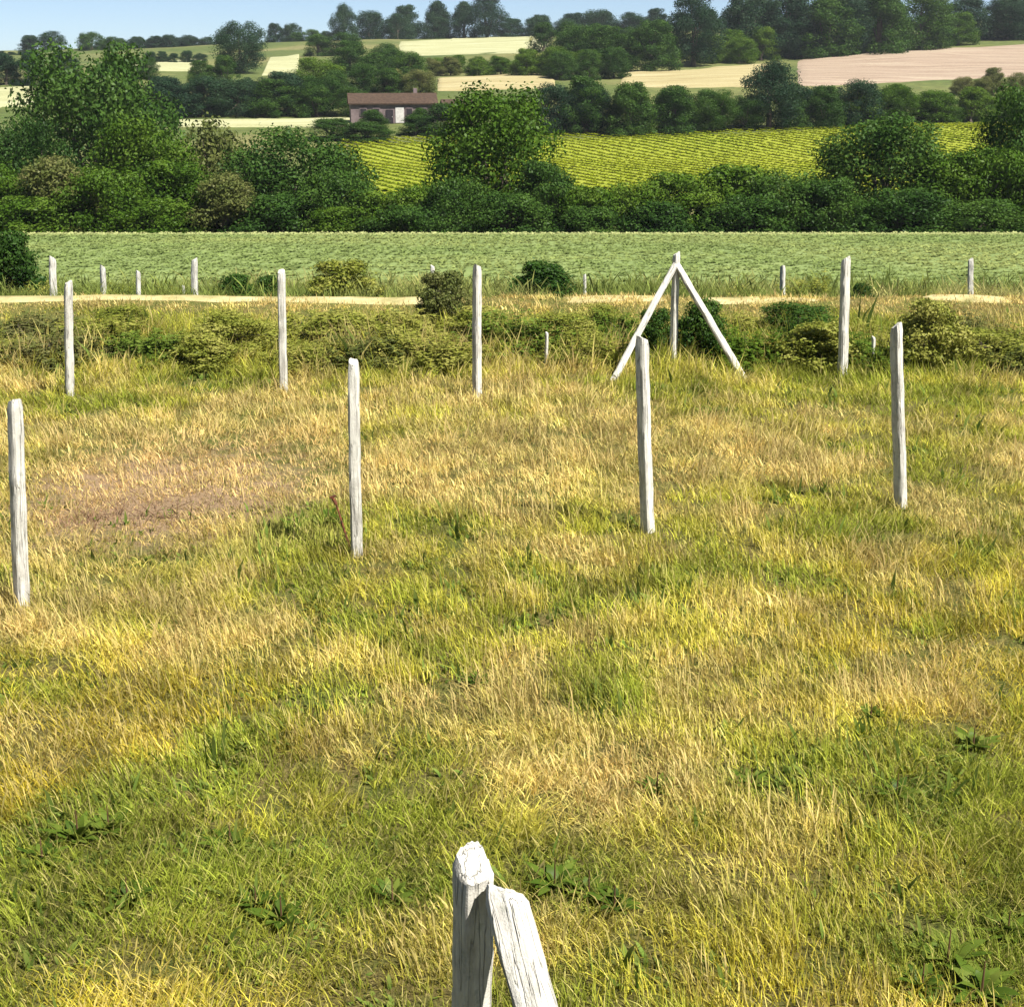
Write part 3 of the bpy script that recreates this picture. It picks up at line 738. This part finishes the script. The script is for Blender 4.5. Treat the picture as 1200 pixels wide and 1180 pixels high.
# brambles and bushes of the meadow's far edge
BR = 'ragged olive green clump in the weedy strip at the meadow edge'
def low_bush(u, vb, vt, wpx, key, mat, label, group=None, z=0.0):
    x_, y_ = plane(u, vb, z); h = at(u, vt, y_).z - gz(x_, y_)
    return plant('bramble_bush', key, mat, x_, y_ + .35, wpx / F * y_ * 1.15, max(h, .25), label, 'bush', group, ('foliage', 'stem'))
spots = [(110, 412, 372, 120), (172, 428, 386, 100), (262, 422, 372, 130), (215, 402, 368, 110), (20, 405, 366, 120), (395, 410, 374, 120), (455, 405, 366, 120), (605, 416, 360, 120), (658, 412, 372, 110), (690, 430, 386, 90),
         (915, 434, 372, 130), (965, 436, 384, 110), (872, 430, 378, 100), (1022, 436, 390, 90), (1150, 436, 392, 130), (1195, 422, 378, 110), (55, 432, 388, 100), (305, 434, 388, 110), (500, 432, 386, 110), (722, 406, 370, 100),
         (140, 395, 364, 100), (345, 398, 366, 110), (420, 432, 392, 100), (560, 404, 366, 90), (640, 398, 364, 110), (850, 400, 366, 90), (940, 402, 362, 120), (1060, 410, 366, 90), (1130, 404, 362, 110), (235, 438, 400, 90), (365, 436, 398, 90), (590, 440, 402, 90), (700, 396, 364, 80), (-10, 430, 388, 90), (1205, 440, 398, 90)]
for i, (u, vb, vt, wd) in enumerate(spots):
    if i % 7 == 3: continue                                   # grass shows between the clumps
    m_ = ('mid', 'bramble', 'deep', 'bramble')[i % 4] if 750 < u < 1010 else ('bramble', 'fresh', 'bramble', 'bramble', 'olive', 'bramble')[i % 6]
    low_bush(u, vb, vt - 4, wd * 1.1, ('weeds0', 'weeds1', 'loose0', 'weeds2', 'weeds0', 'shrub1')[i % 6], m_, 'ragged ' + {'bramble': 'olive green', 'fresh': 'fresh green', 'olive': 'dull olive', 'mid': 'mid green', 'deep': 'dark green'}[m_] + ' clump in the weedy strip ' + ('past the twin-braced post' if u > 750 else 'before the twin-braced post'), 'ragged clumps of the weedy strip')
low_bush(520, 388, 318, 75, 'shrub0', 'olive', 'olive bush taller than the brambles beside the middle post of its row')
low_bush(825, 432, 352, 80, 'shrub1', 'deep', 'dark bush right behind the twin-braced post')
low_bush(770, 428, 362, 55, 'shrub0', 'deep', 'small dark bush between the braces of the twin-braced post')
low_bush(1095, 440, 352, 95, 'shrub0', 'bramble', 'tall bramble bush behind the last post of the front row')
BD = 'dark low bush on the terrace just beyond the dry strip'
for i, (u, vt, d, wd, m) in enumerate([(400, 303, 34, 85, 'bramble'), (275, 320, 34, 60, 'deep'), (315, 322, 34.5, 45, 'deep'), (635, 304, 34, 90, 'deep'), (950, 312, 34, 70, 'bramble'), (1010, 330, 33, 40, 'deep'), (1075, 330, 34, 60, 'bramble'),
                                       (140, 326, 33.5, 50, 'bramble'), (870, 326, 34, 50, 'bramble'), (45, 318, 33, 60, 'bramble'), (195, 328, 33.5, 50, 'bramble'), (1165, 328, 34, 70, 'bramble')]):
    bush(u, vt, d, wd * 1.2, (('shrub0', 'shrub1')[i % 2] if m == 'deep' or i == 0 else 'weeds%d' % (i % 3)), m, BD, 'dark bushes on the terrace')
bush(8, 268, 36, 95, 'shrub1', 'deep', 'large dark bush on the terrace beyond the end of the post rows')

# single broad leaved weeds in the near meadow
def dock(u, v, size, label):
    x_, y_ = plane(u, v); o = empty('dock_plant', (x_, y_, gz(x_, y_)), random.uniform(0, 6))
    v_, q_, a_, b_ = merge([broad(random.randint(7, 12), .06, size * .85, size * random.uniform(.2, .3), random.uniform(.6, 1.0)), broad(random.randint(5, 9), .04, size * .75, size * .22, 1.2), broad(8, .12, size * .5, size * .2, .9)])
    mesh_obj('leaf_rosette', pydata('leaf_rosette', v_, q_, {'rnd': a_}, True), FOL['weed'], o)
    bm = bmesh.new()
    for i in range(6):
        z0, z1 = size * .28 * i, size * .28 * (i + 1)
    bmesh.ops.create_cone(bm, cap_ends=True, segments=6, radius1=.008, radius2=.003, depth=size * .8, matrix=Matrix.Translation((0, 0, size * .4)))
    me = bpy.data.meshes.new('stalk'); bm.to_mesh(me); bm.free(); mesh_obj('stalk', me, FOL['brown'], o)
    return tag(o, label, 'plant', 'broad leaved weeds in the meadow')
DL = 'dark green broad leaved weed standing in the yellow grass'
for (u, v, sz) in [(300, 1062, .17), (560, 1090, .18), (720, 1065, .2), (1180, 1100, .2), (50, 1010, .2), (1080, 1160, .2), (92, 985, .27), (128, 975, .24), (1140, 878, .22), (1050, 938, .22), (650, 1040, .26), (690, 1050, .22), (1110, 1130, .26), (1150, 1165, .25), (880, 925, .18), (770, 925, .18), (345, 620, .28), (385, 612, .3),
                   (270, 990, .2), (150, 1060, .22), (330, 1080, .22), (460, 1058, .2), (1020, 845, .16), (560, 800, .16)]:
    dock(u, v, sz, DL)

# dead brown stems lying in the dry patch
bx_, by_ = plane(165, 602)
Vv, Qq, Aa, Bb = [], [], [], []
for i in range(60):
    a = rng.uniform(0, 6.28); r_ = math.sqrt(rng.random()); px = bx_ + r_ ** 1.6 * 1.3 * math.cos(a); py = by_ + r_ ** 1.6 * .6 * math.sin(a)
    l = rng.uniform(.08, .26); d = rng.uniform(0, 3.14); zz = gz(px, py) + rng.uniform(.03, .10); w_ = rng.uniform(.003, .006); el = rng.uniform(-.10, .14)
    A = Vector((px - l / 2 * math.cos(d), py - l / 2 * math.sin(d), zz - el)); B = Vector((px + l / 2 * math.cos(d), py + l / 2 * math.sin(d), zz + el))
    s_ = Vector((-math.sin(d), math.cos(d), 0)) * w_; t_ = Vector((0, 0, w_ * 1.6)); o_ = len(Vv)
    Vv += [A - s_, A + s_, A + t_, B - s_, B + s_, B + t_]
    Qq += [(o_, o_ + 1, o_ + 4, o_ + 3), (o_ + 1, o_ + 2, o_ + 5, o_ + 4), (o_ + 2, o_, o_ + 3, o_ + 5)]; Aa += [rng.random()] * 6
tag(mesh_obj('dead_stems', pydata('dead_stems', np.array(Vv), np.array(Qq), {'rnd': Aa}), FOL['brown']), 'brown dead stems lying in the dry tan patch of grass', 'dead stems', kind='stuff')

# ------------------------------------------------------------------ posts
def post_mesh(name, length, side, seed, taper=.93, top_slope=.25, top_dir=None, nz=26, ns=16, rough=1.0):
    """a squarish weathered post along +Z from 0 to length: worn corners, ragged sloping top"""
    g = random.Random(seed)
    V = []
    ph = [g.uniform(0, 6.28) for _ in range(8)]
    if top_dir is not None: ph[4] = top_dir
    groove = [g.choice((0, 0, 0, .05, .09)) * (rough - 1) for _ in range(ns)]
    for j in range(nz + 1):
        t = j / nz; zc = length * t
        for i in range(ns):
            a = 2 * math.pi * (i + .5) / ns
            c, s = math.cos(a), math.sin(a)
            k = (abs(c) ** 5 + abs(s) ** 5) ** (-1 / 5)
            r = side * .5 * k * (1 - (1 - taper) * t)
            r *= 1 + .035 * math.sin(3 * t * 6 + ph[0] + a) + .03 * math.sin(t * 37 + ph[1] + 2 * a) + g.uniform(-.022, .022) - groove[i] * (.5 + .5 * math.sin(t * 9 + i))
            bx = side * .07 * math.sin(t * 3 + ph[2]); by = side * .07 * math.sin(t * 2.6 + ph[3])
            zz = zc
            if j >= nz - 1:
                zz += side * top_slope * (c * math.cos(ph[4]) + s * math.sin(ph[4])) * (1 if j == nz else .6) + g.uniform(-.06, .06) * side
                if j == nz: r *= .82
            V.append((r * c + bx, r * s + by, zz))
    Fc = [(j * ns + i, j * ns + (i + 1) % ns, (j + 1) * ns + (i + 1) % ns, (j + 1) * ns + i) for j in range(nz) for i in range(ns)]
    top = [nz * ns + i for i in range(ns)]
    m_ = np.mean([V[i] for i in top], 0); V.append((m_[0], m_[1], m_[2] + side * .04))
    Fc += [(top[i], top[(i + 1) % ns], len(V) - 1) for i in range(ns)]
    Fc.append(tuple(range(ns - 1, -1, -1)))
    me = pydata(name, V, Fc, shade=True)
    try: me.set_sharp_from_angle(angle=R(38))
    except Exception: pass
    return me
def lean_to(o, base, top):
    d = Vector(top) - Vector(base)
    o.rotation_mode = 'QUATERNION'
    return d
def post(u, vb, ut, vt, side, seed, label, group=None, rz=40, name='vineyard_post', d=None, z=None):
    if d is None:
        x_, y_ = plane(u, vb)
    else:
        q = at(u, vb, d); x_, y_ = q.x, d
    b = Vector((x_, y_, gz(x_, y_) - .12)); tp = at(ut, vt, y_ + random.uniform(-.04, .04))
    L = (tp - b).length
    o = mesh_obj(name, post_mesh(name, L, side, seed), POST)
    o.location = b
    o.rotation_mode = 'QUATERNION'
    o.rotation_quaternion = (tp - b).to_track_quat('Z', 'Y') @ Matrix.Rotation(R(rz), 4, 'Z').to_quaternion()
    return tag(o, label, 'post', group)
RG1 = 'front row of posts standing in the meadow'; RG2 = 'second row of posts in front of the weeds'; RG3 = 'far posts standing below the dry strip'
post(25, 712, 17, 470, .122, 1, 'thick pale post of the front row next to the brown patch of dead stems', RG1, 38)
post(419, 652, 414, 424, .118, 2, 'pale post of the front row with the rusty iron stake against it', RG1, 30)
post(760, 622, 753, 396, .125, 3, 'pale grey post of the front row before the twin-braced post', RG1, 48)
post(1056, 597, 1051, 381, .122, 4, 'last pale post of the front row, standing before the tall bramble bush', RG1, 42)
post(81, 466, 81, 331, .118, 5, 'pale grey post of the second row nearest the large dark terrace bush', RG2, 45)
post(333, 461, 329, 318, .118, 6, 'pale post of the second row standing alone between two brambles', RG2, 38)
post(560, 463, 559, 312, .122, 7, 'pale post of the second row beside the olive bush', RG2, 35)
post(988, 441, 991, 303, .135, 8, 'pale thick post of the second row past the twin-braced post', RG2, 40)
post(640, 432, 641, 390, .05, 9, 'short thin pale stake in the weeds of the second row', None, 20, 'wooden_stake')
post(1022, 432, 1024, 395, .06, 10, 'short pale stake beside the thick post of the second row', None, 20, 'wooden_stake')
FL = 'far pale post on the terrace, its foot hidden behind the dry strip'
for i, (u, vt, d, sd_) in enumerate([(62, 302, 29.6, .15), (120, 312, 30, .11), (162, 318, 31, .10), (228, 304, 31, .13), (507, 312, 31, .10), (917, 312, 31, .11), (1138, 304, 31, .12), (685, 322, 33, .07), (215, 335, 30, .06)]):
    post(u, 372, u, vt, sd_, 20 + i, FL, RG3, 30 + 7 * i, d=d)

def member(parent, name, base, top, side, seed, rz=40, **k):
    b = Vector(base); t = Vector(top)
    o = mesh_obj(name, post_mesh(name, (t - b).length, side, seed, **k), POST, parent)
    o.location = b - parent.location
    o.rotation_mode = 'QUATERNION'
    o.rotation_quaternion = (t - b).to_track_quat('Z', 'Y') @ Matrix.Rotation(R(rz), 4, 'Z').to_quaternion()
    return o
# end post with two braces
x_, y_ = plane(789, 432); b = Vector((x_, y_, gz(x_, y_)))
tr_ = empty('braced_post', b); tag(tr_, 'pale post propped by a slanting brace on either side', 'post', RG2)
top = at(793, 297, y_)
member(tr_, 'post', b - Vector((0, 0, .12)), top, .112, 31, 40)
l0 = Vector((*plane(716, 446), 0)); r0 = Vector((*plane(874, 442), 0))
for s_, q in ((31, l0), (35, r0)):
    q.z = gz(q.x, q.y) - .08
    dv = (top - Vector((0, 0, .16))) - q
    member(tr_, 'brace', q, q + dv * 1.0, .105, s_ + 5, 45)
# near post with its brace, feet below the frame
D = 4.62
bt = at(556, 1006, D); fb = Vector((at(549, 1180, D).x, D, gz(0, D) - .15))
fg = empty('braced_post', (fb.x, fb.y, gz(fb.x, fb.y))); tag(fg, 'large weathered near post with one slanting brace against it', 'post')
member(fg, 'post', fb, bt, .135, 41, 33, top_slope=.34, top_dir=R(-20), nz=60, ns=36, rough=2.0)
bfoot = at(628, 1180, 4.22); dtop = at(593, 1042, 4.50)
dv = bfoot - dtop
k_ = (gz(dtop.x, dtop.y) - .1 - dtop.z) / dv.z
ft = dtop + dv * k_
zf = gz(ft.x, ft.y)
member(fg, 'brace', ft, dtop, .145, 42, 50, top_slope=.3, nz=60, ns=36, rough=2.0)

# rusty stake leaning by the front row post
x_, y_ = plane(408, 640); o = empty('iron_stake', (x_, y_, gz(x_, y_)), 0, (.85, .85, .85))
bm = bmesh.new()
def rod(bm, a, b, r, n=8):
    a = Vector(a); b = Vector(b); m_ = (b - a).to_track_quat('Z', 'Y').to_matrix().to_4x4(); m_.translation = (a + b) / 2
    bmesh.ops.create_cone(bm, cap_ends=True, segments=n, radius1=r, radius2=r * .85, depth=(b - a).length, matrix=m_)
rod(bm, (.03, 0, -.05), (-.13, .05, .52), .014); rod(bm, (-.13, .05, .52), (-.17, .05, .60), .022)
me = bpy.data.meshes.new('shaft'); bm.to_mesh(me); bm.free(); mesh_obj('shaft', me, M_RUST, o)
bm = bmesh.new(); rod(bm, (-.20, .05, .60), (-.13, .05, .63), .016)
me = bpy.data.meshes.new('crossbar'); bm.to_mesh(me); bm.free(); mesh_obj('crossbar', me, M_RUST, o)
tag(o, 'short rusty iron stake leaning beside a pale front row post', 'stake')

# ------------------------------------------------------------------ farmhouse on the slope
hx, hd = at(460, 142, 226).x, 226.0
H = empty('farmhouse', (hx, hd, gz(hx, hd) - .1), R(8))
tag(H, 'long low farmhouse with pale walls and a brown roof on the slope', 'house')
def box(name, mat, parent, c, s, bev=.0):
    bm = bmesh.new(); bmesh.ops.create_cube(bm, size=1, matrix=Matrix.Translation(c) @ Matrix.Diagonal((*s, 1)))
    if bev: bmesh.ops.bevel(bm, geom=bm.edges[:], offset=bev, segments=1, affect='EDGES')
    me = bpy.data.meshes.new(name); bm.to_mesh(me); bm.free()
    return mesh_obj(name, me, mat, parent)
HB = at(460, 121, 226).z - (gz(hx, hd) - .1)     # eaves height
HB = min(max(HB, 2.2), 4.0)
box('wall', M_WALL, H, (0, 0, HB / 2), (13, 6, HB), .03)
def gable(name, mat, parent, L, W, z0, rise, over, x0=0, y0=0, th=.18):
    l, w_ = L / 2 + over, W / 2 + over
    pr = [(-w_, z0 - .15), (0, z0 + rise), (w_, z0 - .15), (w_, z0 - .15 + th), (0, z0 + rise + th), (-w_, z0 - .15 + th)]
    V = [(x0 + sx * l, y0 + p[0], p[1]) for sx in (-1, 1) for p in pr]
    Fc = [(0, 1, 4, 5), (1, 2, 3, 4), (6, 11, 10, 7), (7, 10, 9, 8)] + [(a, a + 6, (a + 1) % 6 + 6, (a + 1) % 6) for a in range(6)]
    return mesh_obj(name, pydata(name, V, Fc), mat, parent)
rf = gable('roof', M_ROOF, H, 13, 6, HB, 1.3, .35)
box('chimney', M_WALL, rf, (3.6, .3, HB + 1.6), (.6, .6, 1.1), .03)
mesh_obj('gable_end', pydata('gable_end', [(-6.48, -2.95, HB), (-6.48, 2.95, HB), (-6.48, 0, HB + 1.25), (6.48, -2.95, HB), (6.48, 2.95, HB), (6.48, 0, HB + 1.25)], [(0, 2, 1), (3, 4, 5)]), M_WALL, H)
for xw in (-4.6, -2.6, 2.4, 4.6):
    wn = box('window', M_WALL, H, (xw, -3.03, HB * .58), (1.1, .12, 1.2))
    box('pane', M_DARK, wn, (xw, -3.10, HB * .58), (.86, .04, .96))
dr_ = box('door', M_DARK, H, (-.6, -3.04, 1.02), (1.1, .14, 2.04)); box('handle', M_WHITE, dr_, (-.2, -3.14, 1.0), (.06, .06, .18))
box('shutter_door', M_WHITE, H, (.95, -3.04, 1.25), (1.3, .12, 2.3))
# lean-to shed beside it
S = empty('shed', (hx + 10.2, hd + 1.5, gz(hx + 10.2, hd + 1.5) - .1), R(8))
tag(S, 'small lean-to shed with open dark front beside the farmhouse', 'shed')
for sx in (-2.4, 2.4): box('side_wall', M_WALL, S, (sx, 0, 1.15), (.2, 4, 2.3))
box('back_wall', M_WALL, S, (0, 1.9, 1.2), (4.6, .2, 2.4))
gable('roof', M_ROOF, S, 5, 4, 2.35, .6, .25)
for sx in (-.8, .8): box('front_pillar', M_WALL, S, (sx, -1.9, 1.15), (.18, .18, 2.3))

# ------------------------------------------------------------------ air
def haze():
    bm = bmesh.new()
    bmesh.ops.create_cube(bm, size=1, matrix=Matrix.Translation((0, 475, 20)) @ Matrix.Diagonal((3300, 1100, 110, 1)))
    me = bpy.data.meshes.new('haze'); bm.to_mesh(me); bm.free()
    k = NT('thin_haze'); v = k.n('ShaderNodeVolumePrincipled')
    v.inputs['Color'].default_value = (.86, .92, 1, 1); v.inputs['Density'].default_value = 0.0001; v.inputs['Anisotropy'].default_value = .1
    k.l(v.outputs[0], k.out.inputs['Volume'])
    k.m.cycles.homogeneous_volume = True if hasattr(k.m.cycles, 'homogeneous_volume') else None
    o = mesh_obj('haze', me, k.m); tag(o, 'thin summer haze over the valley', 'haze', kind='stuff')
haze()
